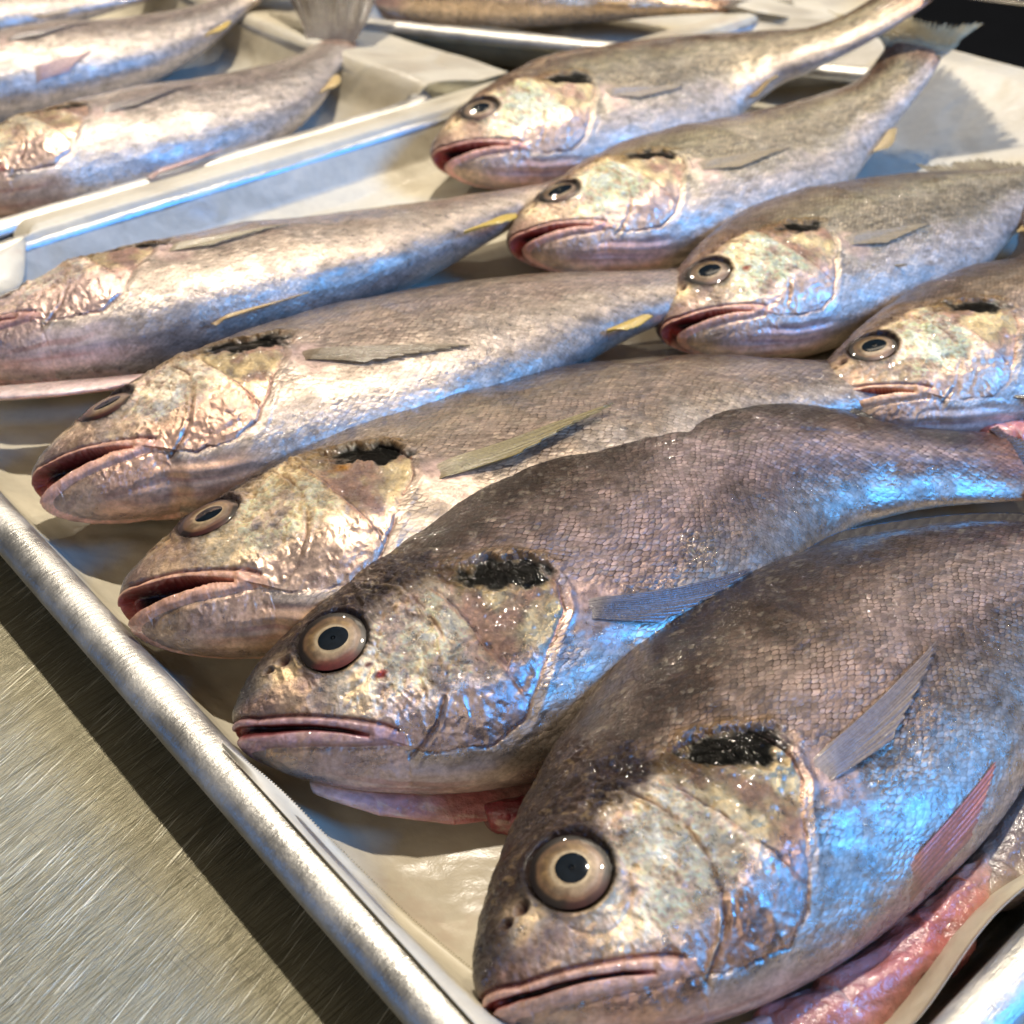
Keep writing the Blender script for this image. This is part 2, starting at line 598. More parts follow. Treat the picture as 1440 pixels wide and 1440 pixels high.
def body(root, p, o, NX, NR):
    nh = int(NX * .60)
    xs = np.concatenate([.32 * np.linspace(0.004, 1, nh)**1.5, .32 + .69 * np.linspace(0, 1, NX - nh + 1)[1:]])
    xs[0] = 0
    NH = 50
    ph = np.concatenate([np.linspace(0, math.pi, NR), np.linspace(math.pi, 2 * math.pi, NH + 2)[1:-1]])
    # even out spacing on the visible side
    t = np.linspace(0, 1, NR)
    ph[:NR] = math.pi * (t - .13 * np.sin(2 * math.pi * t) / 1.0 * .9)
    M = len(ph)
    xx = np.repeat(xs[:, None], M, 1)
    xc = np.minimum(xs, 1)
    T = pch(xc, TX, TOP)[:, None]
    B = pch(xc, TX, BOT)[:, None]
    Wd = halfw(xc)[:, None] * (1 - sm(1., 1.01, xs) * .7)[:, None]
    c = (T + B) / 2
    h = (T - B) / 2
    ca = np.cos(ph)[None]
    sa = np.sin(ph)[None]
    y = c + h * ca
    ex = 1 + .10 * np.clip(ca, 0, 1)
    z = Wd * np.sign(sa) * np.abs(sa)**ex
    a = np.repeat(ca, len(xs), 0)
    sd = o['seed']
    arc = np.cumsum(np.concatenate([np.zeros((len(xs), 1)), np.hypot(np.diff(y, axis=1), np.diff(z, axis=1))], 1), 1)
    yn = arc[:, [NR // 2]] - arc + y[:, [NR // 2]]
    yb = np.abs(arc[:, [NR - 1]] - arc)
    vis = (ph <= math.pi)[None]
    edgew = np.repeat(np.abs(sa), len(xs), 0)
    # unit normal in body space (before detail)
    Pl = np.stack([xx, y, z], -1)
    du = np.gradient(Pl, axis=0)
    dv = np.gradient(Pl, axis=1)
    Nn = np.cross(dv, du)
    Nn /= np.linalg.norm(Nn, axis=-1, keepdims=True) + 1e-12
    fl = np.sign((Nn * np.stack([xx * 0, y - c, z], -1)).sum(-1, keepdims=True))
    Nn = Nn * np.where(fl == 0, 1, fl)
    # ---- masks
    nz = fbm(xx * 30, yn * 30, sd)
    nz2 = fbm(xx * 90, yn * 90, sd + 50)
    nz3 = fbm(xx * 220, yn * 220, sd + 90, 3)
    wx = xx + (nz - .5) * .004
    wy = y + (nz2 - .5) * .004
    de = np.hypot(xx - EYC[0], y - EYC[1])
    dl, sl, tl = pdist(xx, y, SLIT)
    du_, su_, tu = pdist(xx, y, LIPUP)
    do_, so_, to_ = pdist(xx, y, LIPLO)
    d1, s1, t1 = pdist(wx, wy, PRE1)
    d2, s2, t2 = pdist(wx, wy, PRE2)
    dop, sop, top_ = pdist(wx, wy, OPE)
    ins = (sop < 0)            # head side of gill cover edge
    sdo = dop * np.where(ins, 1, -1)
    headm = np.where(xx < .225, sm(.235, .215, xx + (y > .045) * 0), 0)
    headm = np.clip(np.maximum(sm(-.002, .002, sdo) * (xx < .32), sm(.225, .19, xx + np.clip(y - .05, 0, 1) * .15)), 0, 1)
    headm = np.where((xx > .13) & (y < -.085) & ~ins, 0, headm)
    bodym = 1 - headm
    rn = sm(.38, .62, fbm(xx * 55, yn * 55, sd + 201))
    rn2 = sm(.35, .6, fbm(xx * 45, yn * 45, sd + 203))
    # gill cover top edge
    D = np.zeros_like(xx)
    D += .0045 * sm(.0, .030, sdo) * (xx < .33) * sm(-.12, -.10, y + .02) * sm(.14, .20, xx)
    D -= .0034 * np.exp(-(dop / .0017)**2) * (~ins) * sm(.10, .16, xx) * (.35 + .65 * rn)
    D += .0007 * np.exp(-((sdo - .005) / .004)**2) * sm(.16, .2, xx)
    # folds just behind gill edge
    D += .0012 * np.exp(-((sdo + .009) / .003)**2) * sm(.2, .24, xx)
    # preopercle ridges
    D += rn * .0017 * np.exp(-((d1 * s1) / .0014)**2) - (.25 + .75 * rn2) * .0020 * np.exp(-((d1 * s1 - .0035) / .0016)**2) + rn2 * .0010 * np.exp(-((d1 * s1 - .0085) / .0016)**2)
    D += rn2 * .0012 * np.exp(-((d2 * s2) / .0013)**2) - rn * .0019 * np.exp(-((d2 * s2 - .003) / .0014)**2)
    # sheet of the gill cover stands a little above the cheek
    D -= .0016 * sm(-.002, .006, d2 * s2) * sm(.18, .2, xx) * (sdo > 0)
    # bony relief
    bony = sm(.10, .13, xx) * sm(.24, .2, xx) * sm(.09, .06, y) * sm(-.075, -.05, y)
    qa = xx * .80 + yn * .60
    qb = -xx * .60 + yn * .80
    rg = ridge(qa * 95 + nz * 1.5, qb * 48, sd + 3)
    rg2 = ridge(xx * 130 + nz * 2, yn * 150, sd + 5)
    D += (rg - .3) * .0016 * bony
    D += (rg2 - .3) * .0010 * bony
    D += (ridge(xx * 80, yn * 80, sd + 6) - .3) * .0009 * headm
    topm = sm(.02, .06, y - xx * .35 + .03) * headm
    D += (fbm(xx * 70, yn * 70, sd + 9) - .5) * .0022 * headm * (.35 + topm)
    D += (fbm(xx * 16, yn * 16, sd + 19) - .5) * .006 * headm * sm(.02, .05, dl)
    D += (fbm(xx * 14, yn * 20, sd + 29) - .5) * .004 * bodym
    # under-eye bone ridges
    sub = np.abs(de - .047 - .006 * np.sin(np.arctan2(y - EYC[1], xx - EYC[0]) * 3))
    D -= .0012 * np.exp(-(sub / .0018)**2) * sm(.03, -.01, y - EYC[1]) * (xx > .07)
    # eye socket
    D += .0030 * np.exp(-((de - .0345) / .0045)**2)
    D -= .0035 * np.exp(-((de - .0305) / .0022)**2)
    D -= .010 * sm(.0305, .026, de)
    # nostrils
    for nx_, ny_, r_ in ((.040, .021, .0036), (.055, .022, .0046)):
        dn = np.hypot((xx - nx_), (y - ny_) * 1.3)
        D -= .0055 * np.exp(-(dn / r_)**2)
        D += .0010 * np.exp(-((dn - r_ * 1.7) / .0015)**2)
    # lips
    lipband = sm(0, .004, du_) * (su_ < 0) * (sl > 0) * (xx < .135)
    D -= .0028 * np.exp(-(du_ / .0016)**2) * sm(1.0, .97, tu)
    upl = (sl > 0) & (su_ < 0)
    D += np.where(upl & (xx < .135), .0019 * np.sin(np.clip(dl / (dl + du_ + 1e-9), 0, 1) * math.pi), 0)
    lol = (sl < 0) & (so_ > 0)
    D += np.where(lol & (xx < .125), .0022 * np.sin(np.clip(dl / (dl + do_ + 1e-9), 0, 1) * math.pi), 0)
    D -= .0020 * np.exp(-(do_ / .0018)**2) * (xx > .02)
    # maxilla end plate
    dm = np.hypot((xx - .118) * 1, (y + .069) * 1.3)
    D += .0016 * np.exp(-((dm - .009) / .003)**2)
    # chin folds
    chin = (sl < 0) & (so_ < 0) & (xx < .24) & ~ins | ((xx < .20) & (y < LINE(xx)))
    chinw = sm(0, .01, LINE(xx) - y) * sm(.24, .18, xx)
    fold = np.sin(yb * (300 if o.get('open', 0) > .1 else 200) + 6 * fbm(xx * 7, yn * 9, sd + 31))
    D += fold * (.0020 if o.get('open', 0) > .1 else .0007) * chinw
    # dark scapular hollow above gill cover
    dp = np.hypot((xx - .266) / .037, (y - .017 + .35 * (xx - .266)) / .0185)
    dp = dp / o.get('patch', 1.12) + (nz2 - .5) * .9 + (nz - .5) * 1.1
    patch = sm(1.15, .75, dp)
    D -= .0025 * patch
    D += .0018 * np.exp(-((dp - 1.25) / .18)**2)
    # lateral line
    ll = .052 - .03 * sm(.3, .7, xx) - .02 * sm(.6, .9, xx)
    D += -.0006 * np.exp(-((y - ll) / .0025)**2) * bodym
    # belly centre softness
    D = D * np.where(vis, 1, .25)
    edgefade = sm(0., .25, edgew)
    D = D * (.35 + .65 * edgefade)
    P3 = Pl + Nn * D[..., None]
    # ---- jaw
    op = o.get('open', .0)
    gap = (sl < 0)
    wj = sm(.150, .112, xx) * np.where(sl < 0, sm(0, .0028, dl), 0)
    wj = np.where((xx < .15), wj, 0)
    ang = wj * op
    X_, Y_, Z_ = P3[..., 0], P3[..., 1], P3[..., 2]
    rx = X_ - HINGE[0]
    ry = Y_ - HINGE[1]
    rx = rx * (1 - .13 * wj * (op > .06))
    nx2 = HINGE[0] + rx * np.cos(ang) - ry * np.sin(ang)
    ny2 = HINGE[1] + rx * np.sin(ang) + ry * np.cos(ang)
    P3[..., 0] = nx2
    P3[..., 1] = ny2
    # mouth cavity
    mw = np.where(op > .06, .0018 * sm(.098, .05, xx), .0006 + .0005 * sm(.09, .02, xx))
    cav = sm(mw + .0012, mw - .0004, np.where(sl < 0, dl, dl * 1.2)) * sm(.110, .085, xx)
    P3[..., 2] *= 1 - cav * (.45 if op > .05 else .12)
    P3[..., 0] += cav * (.014 if op > .05 else .004)
    # ---- colour
    brown = np.array(o.get('dors', (.105, .072, .052)))
    flank = np.array(o.get('flank', (.36, .31, .285)))
    belly = np.array(o.get('belly', (.58, .56, .57)))
    tb = a + (nz - .5) * .45
    C = mix(brown, flank, sm(o.get('d0', .62), o.get('d1', -.18), tb))
    C = mix(C, belly, sm(-.30, -.80, tb))
    C = mix(C, (.33, .27, .31), sm(.35, .1, np.abs(tb + .25)) * .25)
    # streaky rows
    C = C * (1 + .30 * (fbm(xx * 40 + yn * 60, yn * 160, sd + 41) - .5)[..., None] * 2)
    # tail root
    C = mix(C, (.40, .25, .20), sm(.93, 1.0, xx) * .6)
    # head base
    cheek = np.array(o.get('cheek', (.78, .71, .60)))
    Hc = mix(cheek, (.56, .45, .26), sm(.52, .74, fbm(xx * 34, yn * 34, sd + 61)) * .35)
    Hc = mix(Hc, (.36, .31, .36), sm(.54, .72, fbm(xx * 60, yn * 60, sd + 62)) * .5)
    Hc = mix(Hc, (.50, .36, .34), sm(.54, .74, fbm(xx * 26, yn * 26, sd + 63)) * .40)
    Hc = mix(Hc, (.78, .74, .64), sm(.60, .75, nz3) * .6)
    # gill cover plate: yellowish translucent
    opm = sm(-.002, .004, d2 * s2 * 1.0) * ins * sm(.20, .215, xx)
    Hc = mix(Hc, mix((.47, .43, .31), (.52, .38, .33), sm(.45, .65, nz)), opm * .8)
    # brown-maroon crown
    crown = np.array(o.get('crown', (.04, .024, .022)))
    cr = sm(-.014, .018, y - (o.get('co', .030) + xx * .09) + (nz - .5) * .035)
    Hc = mix(Hc, crown, cr * .93)
    Hc = mix(Hc, (.40, .34, .22), cr * sm(.60, .72, nz3) * .35)
    # snout
    sn = sm(.052, .018, xx + (nz - .5) * .02) * sm(-.04, -.02, y)
    Hc = mix(Hc, o.get('snout', (.10, .10, .13)), sn * .85)
    # pre-orbital: pinkish lilac
    Hc = mix(Hc, o.get('preorb', (.42, .33, .31)), sm(.095, .07, xx) * sm(.012, -.004, y) * .6)
    # lower head lilac white
    lw = sm(-.045, -.075, y + (nz - .5) * .02)
    Hc = mix(Hc, o.get('lowhead', (.58, .50, .52)), lw * .75)
    C = mix(C, Hc, headm)
    # chin
    C = mix(C, o.get('chin', (.58, .47, .40)), np.clip(chinw * 1.2, 0, 1) * .85)
    C = mix(C, (.34, .13, .11), chinw * sm(-.6, -1.0, fold) * .35 * sm(.21, .15, xx))
    # lips
    lipc = o.get('lip', (.50, .27, .25))
    lm = np.where((upl | lol) & (xx < .132), 1., 0.)
    lm = lm * sm(.0, .002, du_)
    C = mix(C, lipc, lm * .85)
    C = mix(C, (.55, .45, .38), lm * sm(.5, .7, nz2) * .35)
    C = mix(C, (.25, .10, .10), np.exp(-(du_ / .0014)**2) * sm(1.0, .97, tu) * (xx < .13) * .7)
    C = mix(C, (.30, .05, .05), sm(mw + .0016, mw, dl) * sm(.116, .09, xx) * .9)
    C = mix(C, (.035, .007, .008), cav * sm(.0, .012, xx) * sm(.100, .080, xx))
    # eye surround
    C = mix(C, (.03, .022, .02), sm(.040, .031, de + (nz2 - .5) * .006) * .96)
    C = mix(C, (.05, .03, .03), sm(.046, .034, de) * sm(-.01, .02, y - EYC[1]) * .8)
    for nx_, ny_, r_ in ((.040, .021, .0036), (.055, .022, .0046)):
        dn = np.hypot((xx - nx_), (y - ny_) * 1.3)
        C = mix(C, (.05, .008, .012), np.exp(-(dn / (r_ * 1.15))**2))
    # ridges
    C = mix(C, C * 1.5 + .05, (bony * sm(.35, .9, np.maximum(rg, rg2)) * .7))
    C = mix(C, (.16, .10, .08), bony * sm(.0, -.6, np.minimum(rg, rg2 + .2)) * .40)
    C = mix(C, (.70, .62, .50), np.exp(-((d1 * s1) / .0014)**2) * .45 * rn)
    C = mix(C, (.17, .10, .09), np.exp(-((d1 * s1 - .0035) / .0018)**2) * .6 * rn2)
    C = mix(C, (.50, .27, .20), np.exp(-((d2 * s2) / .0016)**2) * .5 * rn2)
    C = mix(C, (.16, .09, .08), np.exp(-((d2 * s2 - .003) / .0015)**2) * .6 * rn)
    # gill slit
    C = mix(C, o.get('slitc', (.22, .08, .08)), np.exp(-(dop / .0018)**2) * (~ins) * sm(.12, .18, xx) * .7 * (.4 + .6 * rn))
    # black patch
    C = mix(C, (.20, .13, .035), np.clip(sm(1.9, 1.3, dp), 0, 1) * sm(.0, .02, y) * .6)
    C = mix(C, (.006, .008, .009), patch * .98)
    C = mix(C, (.07, .08, .05), patch * sm(.010, -.002, y) * sm(.26, .24, xx) * .5)
    # blood spots
    for bx, by, br, bc in o.get('blood', ()):
        db = np.hypot(xx - bx, (y - by) * 1.6) + (nz2 - .5) * br
        C = mix(C, bc, sm(br, br * .3, db) * .85)
    # pectoral axil
    da = np.hypot((xx - .315), (y + .052) * .8)
    C = mix(C, (.62, .52, .55), sm(.030, .015, da) * .5)
    C = np.clip(C, .004, .9)**1.45 * np.array((1.33, 1.15, .90)) * o.get('tone', 1.)
    # ---- shader masks
    scale = bodym * sm(.0, .3, edgew + .15) * (1 - patch) * sm(.018, .035, da) * (1 - chinw)
    Lr = 1 - np.clip(patch + cr * headm * .7, 0, 1)
    scale *= 1 - .55 * sm(-.45, -.8, a)
    silver = .10 + .64 * sm(.02, -.50, a + o.get('sb', 0.) + (nz - .5) * .3)
    silver = np.where(headm > .5, .62 - .48 * cr + .2 * sm(-.03, -.07, y), silver)
    silver = silver * o.get('silv', 1.)
    silver *= (1 - .9 * lm) * (1 - .8 * chinw) * (1 - patch)
    foil = .20 * bodym + headm * (.60 + .4 * bony) * (1 - .7 * lw)
    foil *= (1 - .7 * lm) * (1 - .6 * chinw)
    foil = foil * (.55 + .9 * sm(.35, .65, nz)) * sm(.028, .036, de)
    foil *= (1 - .6 * sm(.08, .04, xx) * sm(0, -.03, y))
    foil = foil * (1 - patch)
    Mk = np.stack([np.clip(scale, 0, 1) * o.get('sc', 1.), np.clip(silver, 0, 1), np.clip(foil, 0, 1) * o.get('foil', 1.)], -1)
    Wp = world(p, P3[..., 0], P3[..., 1], P3[..., 2])
    Wp[..., 2] = np.maximum(Wp[..., 2], .0022 + .0004 * np.sin(xx * 40))
    F = quads(len(xs), M, True)
    n = len(xs)
    # cap both ends
    V = Wp.reshape(-1, 3)
    tipc = V[(n - 1) * M:].mean(0)
    V = np.concatenate([V, [tipc]])
    j = np.arange(M)
    cap = np.stack([(n - 1) * M + j, np.full(M, n * M), np.full(M, n * M), (n - 1) * M + (j + 1) % M], -1)
    # quads with a doubled centre are invalid: use pairs
    j2 = np.arange(0, M - 1, 2)
    cap = np.stack([(n - 1) * M + j2, np.full(len(j2), n * M), (n - 1) * M + (j2 + 2) % M, (n - 1) * M + j2 + 1], -1)[:, ::-1]
    F = np.concatenate([F, cap])
    arc = np.cumsum(np.concatenate([np.zeros((n, 1)), np.hypot(np.diff(y, axis=1), np.diff(z, axis=1))], 1), 1)
    arc = arc - arc[:, [NR // 2]]
    uv = np.stack([xx, arc], -1).reshape(-1, 2)
    uv = np.concatenate([uv, uv[-1:]])
    Cc = np.concatenate([C.reshape(-1, 3), C.reshape(-1, 3)[-1:]])
    Mm = np.concatenate([Mk.reshape(-1, 3), Mk.reshape(-1, 3)[-1:]])
    return make_mesh('body', V, F, SKIN, root, Cc, Mm, uv)


def LINE(x):
    """lower border of the cheek: below it lie jaw and chin membranes"""
    return np.interp(x, [0, .02, .05, .09, .125, .165, .203, .23, .26], [-.03, -.045, -.062, -.083, -.092, -.106, -.113, -.118, -.2])


def BOTL(x):
    return pch(np.clip(x, 1e-4, 1), TX, BOT)


def eye(root, p, o):
    sd = o['seed']
    n, m = 34, 72
    r = np.linspace(0, 1, n)[:, None]
    th = np.linspace(0, 2 * math.pi, m + 1)[:-1][None]
    R = .0305
    z0 = float(surf_z(EYC[0], EYC[1]))
    gx = float(surf_z(EYC[0] + .01, EYC[1]) - surf_z(EYC[0] - .01, EYC[1])) / .02
    gy = float(surf_z(EYC[0], EYC[1] + .01) - surf_z(EYC[0], EYC[1] - .01)) / .02
    lx = R * r * np.cos(th)
    ly = R * r * np.sin(th)

    def mp(lx, ly, lz):
        return world(p, EYC[0] + lx, EYC[1] + ly, z0 + (gx * lx + gy * ly) * .85 + lz)
    dome = -.0040 + .0066 * np.sqrt(np.clip(1 - (r * .93)**2, 0, 1)) + lx * 0
    P = mp(lx, ly, dome)
    wob = (fbm(np.cos(th) * 2 + 5 + r * 1.5, np.sin(th) * 2 + 5, sd, 3) - .5)
    rr = r + wob * .10
    side = np.cos(th - o.get('irisdir', 2.3))          # +1 towards the dark upper front
    C = np.zeros((n, m, 3)) + np.array((.46, .39, .28))
    C = mix(C, o.get('iris', (.36, .29, .22)), sm(.44, .58, rr))
    C = mix(C, (.40, .27, .10), sm(.48, .60, rr) * sm(.78, .66, rr) * sm(-.2, .8, np.sin(th + wob * 3)) * .75)
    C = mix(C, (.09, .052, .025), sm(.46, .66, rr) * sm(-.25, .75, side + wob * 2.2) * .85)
    C = mix(C, (.36, .33, .38), sm(.58, .70, rr) * sm(.3, .9, -side + wob) * .5)
    C = mix(C, (.17, .10, .055), sm(.66, .76, rr + wob * .1) * .75)
    C = mix(C, (.014, .009, .008), sm(.78, .87, rr))
    C = C * (.62 + .75 * fbm(np.cos(th) * 7 * r + 9, np.sin(th) * 7 * r + 9, sd + 5))[..., None]
    C = mix(C, (.60, .54, .42), sm(.50, .475, r) * sm(.42, .44, r) * .8)
    C = mix(C, (.16, .015, .02), sm(.55, .8, rr) * sm(.6, .95, np.cos(th + 1.7)) * o.get('redeye', .3))
    V = P.reshape(-1, 3)
    F = quads(n, m, True)
    F = F[m:]  # drop first ring (degenerate), fill by centre fan of quads
    V2 = np.concatenate([V, [V[0]]])
    j = np.arange(0, m, 2)
    fan = np.stack([np.full(len(j), n * m), m + j, m + (j + 1) % m, m + (j + 2) % m], -1)[:, ::-1]
    F = np.concatenate([F, fan])
    C2 = np.concatenate([C.reshape(-1, 3), C.reshape(-1, 3)[:1]])
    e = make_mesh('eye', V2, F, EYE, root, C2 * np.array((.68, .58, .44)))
    # pupil
    n2, m2 = 8, 48
    r = np.linspace(0, 1, n2)[:, None]
    th = np.linspace(0, 2 * math.pi, m2 + 1)[:-1][None]
    pr = .0138 * o.get('pk', 1.)
    ex = o.get('pup', 1.1)
    lx = pr * r * np.cos(th) * ex + .001
    ly = pr * r * np.sin(th) / ex ** .3
    rad_ = np.sqrt(lx**2 + ly**2) / R
    lz = -.0040 + .0066 * np.sqrt(np.clip(1 - (rad_ * .93)**2, 0, 1)) + .0007 * (1 - r**4)
    V = mp(lx, ly, lz - .0002).reshape(-1, 3)
    F = quads(n2, m2, True)[m2:]
    V2 = np.concatenate([V, [V[0]]])
    j = np.arange(0, m2, 2)
    fan = np.stack([np.full(len(j), n2 * m2), m2 + j, m2 + (j + 1) % m2, m2 + (j + 2) % m2], -1)[:, ::-1]
    C = np.zeros((len(V2), 3)) + np.array((.006, .010, .014))
    pu = make_mesh('pupil', V2, np.concatenate([F, fan]), PUPIL, None, C, origin=tuple(root.location))
    pu.parent = e
    pu.location = (0, 0, 0)
    return e


def rays(q, n, sharp=1.):
    return np.abs(np.sin(q * math.pi * n))**sharp


def fan(root, p, name, bx, by, wx, wy, L, a0, spread, taper, lift, col, nr=13, base=None, flank=1.):
    """fin folded back over the flank: root from (bx, by) to (bx+wx, by+wy)"""
    n, m = 44, 120
    s = np.linspace(0, 1, n)[:, None]
    q = np.linspace(0, 1, m)[None]
    tx, ty = bx + wx * .5 + math.cos(a0) * L, by + math.sin(a0) * L
    ex = bx + wx + math.cos(a0 - spread) * L * taper
    ey = by + wy + math.sin(a0 - spread) * L * taper
    w = q**1.1
    jag = 1 + .03 * np.sin(q * 47) - .08 * (1 - q)**10
    x = bx + wx * q + (tx * (1 - w) + ex * w - bx - wx * q) * jag * s
    y = by + wy * q + (ty * (1 - w) + ey * w - by - wy * q) * jag * s
    z = surf_z(x, y) * flank + (-.004 + .0058 * sm(0, .22, s)) + lift * s**1.6 + .0006 * rays(q, nr) * (1 - .4 * s) + .0008 * np.sin(s * 5 + q * 4)
    z = np.where(s > .22, np.maximum(z, surf_z(x, y) * flank + .0012), z)
    col = np.array(col, float)
    C = mix(col, col * .3, (1 - rays(q, nr, .6)) * .9 + 0 * s)
    C = mix(C, np.array(base if base else (.36, .26, .16)), sm(.28, .0, s) * .6 + q * 0)
    C = C * (.7 + .7 * fbm(s * 4, q * 40, 5))[..., None]
    V, F, C2, _ = sheet(world(p, x, y, z), .0004, C)
    V[:, 2] = np.maximum(V[:, 2], .003)
    return make_mesh(name, V, F, FIN, root, C2)


def pectoral(root, p, o):
    return fan(root, p, 'pectoral_fin', .296, -.028, .004, -.020, o.get('pl', .20), o.get('pa', .0), o.get('ps', .10), .34, o.get('pz', .002), o.get('pc', (.20, .15, .12)))


def tail(root, p, o):
    n, m = 50, 150
    s = np.linspace(0, 1, n)[:, None]
    q = np.linspace(-1, 1, m)[None]
    yc = -.002
    by = yc + .050 * q
    ln = o.get('tl', .19) * (.80 + .20 * np.abs(q)**1.5) * (1 + .02 * np.sin(q * 55))
    rnd = vnoise(q * 24, q * 0 + 1, o['seed'])
    ln = ln * (1 - o.get('fray', .22) * rnd * (.6 + .4 * np.sin(q * 90)))
    an = q * o.get('ts', .48) + o.get('tb', 0) * sm(0, .5, s)
    x = .985 + .012 * (1 - q * q) + np.cos(an) * ln * s
    y = by + np.sin(an) * ln * s
    z = .0055 * (1 - s) + .0022 * rays(q, 17) * (1 - .3 * s) + .006 * np.sin(q * 5 + 1) * s + .004 * s * s - o.get('droop', 0) * s
    base = np.array(o.get('tc', (.17, .13, .08)))
    C = mix(base, base * .4, (1 - rays(q, 17, .6)) * .7 + 0 * s)
    C = mix(C, (.07, .04, .035), sm(.25, .0, s) * .7 + 0 * q)
    C = mix(C, (.42, .36, .20), sm(.5, 1, s) * .4 * sm(.3, .7, fbm(s * 3, q * 9, 3)))
    V, F, C2, _ = sheet(world(p, x, y, z), .0009 - .0005 * s + 0 * q, C)
    V[:, 2] = np.maximum(V[:, 2], .003)
    return make_mesh('tail_fin', V, F, FIN, root, C2)


def dorsal(root, p, o):
    n, m = 12, 420
    s = np.linspace(0, 1, n)[:, None]
    t = np.linspace(0, 1, m)[None]
    x0 = .31 + .56 * t
    yb = pch(x0, TX, TOP)
    f1 = sm(0, .10, t) * sm(.50, .34, t)
    f2 = sm(.46, .56, t) * sm(1, .85, t) * .75
    saw = .9 + .1 * np.sin(t * 60)
    ht = o.get('dh', .030) * (f1 * saw + f2 * 1.0)
    x = x0 + ht * s * 1.1
    y = yb - .003 + ht * s * o.get('dup', .42)
    z = .002 + .003 * s + .0002 * rays(t, 38) + o.get('dz', .0) * s
    C = mix((.030, .022, .018), (.12, .09, .065), rays(t, 38, .8) * .15 + 0 * s)
    C = mix(C, (.02, .018, .018), sm(.6, 1, s) * .5 + 0 * t)
    V, F, C2, _ = sheet(world(p, x, y, z), .0009 + 0 * x, C)
    return make_mesh('dorsal_fin', V, F, FIN, root, C2)


def blade(root, p, name, x0, x1, yoff, L, ang, c0, c1, zf=.4, w=1., lift=.0, r=9):
    """small ventral fin: root line along the belly from x0 to x1"""
    n, m = 26, 60
    s = np.linspace(0, 1, n)[:, None]
    q = np.linspace(0, 1, m)[None]
    bx = x0 + (x1 - x0) * q
    by = pch(bx, TX, BOT) + yoff
    ln = L * (1 - .65 * q) * w * (1 - .3 * (1 - q)**6)
    x = bx + np.cos(ang) * ln * s
    y = by + np.sin(ang) * ln * s
    z = halfw(np.minimum(bx, 1)) * zf + lift * s + .0015 * rays(q, r) + .002 * np.sin(s * 3)
    C = mix(np.array(c0), np.array(c1), sm(.1, .9, s + 0 * q))
    C = C * (.75 + .4 * rays(q, r, .7))[..., None]
    V, F, C2, _ = sheet(world(p, x, y, z), .0012 - .0007 * s + 0 * q, C)
    V[:, 2] = np.maximum(V[:, 2], .003)
    return make_mesh(name, V, F, FIN, root, C2)


def lump(root, p, name, pts, cols, mat=None, seed=1, bumpy=.003):
    """soft tapered lump: pts = (x, y, z, ry, rz) stations in body space"""
    P = np.array(pts, float)
    n, m = 90, 56
    t = np.linspace(0, len(P) - 1, n)
    i = np.clip(t.astype(int), 0, len(P) - 2)
    f = (t - i)[:, None]
    f = f * f * (3 - 2 * f)
    Q = P[i] * (1 - f) + P[i + 1] * f
    cap = np.sqrt(np.clip(1 - (2 * np.linspace(0, 1, n) - 1)**10, 0, 1)) + .02
    th = np.linspace(0, 2 * math.pi, m + 1)[:-1][None]
    nn = fbm(np.linspace(0, 9, n)[:, None] + 0 * th, 3 + 2 * np.cos(th) + 0 * t[:, None], seed)
    ry = Q[:, 3:4] * cap[:, None] + (nn - .5) * bumpy * 2 * cap[:, None]
    rz = Q[:, 4:5] * cap[:, None] + (nn - .5) * bumpy * cap[:, None]
    x = Q[:, 0:1] + 0 * th
    y = Q[:, 1:2] + ry * np.cos(th)
    z = Q[:, 2:3] + rz * np.sin(th)
    tt = (t / (len(P) - 1))[:, None] + 0 * th
    cs = np.array(cols, float)
    k = tt * (len(cs) - 1)
    ki = np.clip(k.astype(int), 0, len(cs) - 2)
    kf = (k - ki)[..., None]
    C = cs[ki] * (1 - kf) + cs[ki + 1] * kf
    C = C * (.6 + .8 * fbm(tt * 12, np.cos(th) * 3 + 5 + 0 * tt, seed + 4))[..., None]
    C = mix(C, (.62, .50, .40), sm(.62, .75, fbm(tt * 16, np.sin(th) * 4 + 9 + 0 * tt, seed + 8)) * .5)
    Wp = world(p, x, y, z)
    Wp[..., 2] = np.maximum(Wp[..., 2], .0026)
    return make_mesh(name, Wp, quads(n, m, True), mat or FLESH, root, C)


def fish(name, p, o):
    S = p[6]
    mid = world(p, .4, 0, 0)
    root = bpy.data.objects.new('whole_fish', None)
    root.empty_display_size = .02
    root.location = (float(mid[0]), float(mid[1]), .002)
    COL.objects.link(root)
    root['label'] = o['label']
    root['category'] = 'fish'
    root['group'] = o.get('group', 'whole fish laid out on the parchment lined trays')
    body(root, p, o, o.get('NX', 520), o.get('NR', 260))
    if o.get('head', True):
        eye(root, p, o)
        pectoral(root, p, o)
    if o.get('tailfin', True):
        tail(root, p, o)
    dorsal(root, p, o)
    an = o.get('anal', (.50, .34, .12))
    if o.get('al', 1) > .03:
        blade(root, p, 'anal_fin', .70, .78, o.get('ao', -.006), o.get('al', .042), -.38, an, tuple(q * .9 for q in an), .2)
    pv = o.get('pelv')
    if pv:
        fan(root, p, 'pelvic_fin', .315, float(pch(.315, TX, BOT)) + o.get('vo', .016), .002, -.014, o.get('vl', .13), o.get('va', -.01), .05, .5, .002, pv, 7, o.get('pelv2'))
    for fn in o.get('extra', ()):
        fn(root, p)
    return root


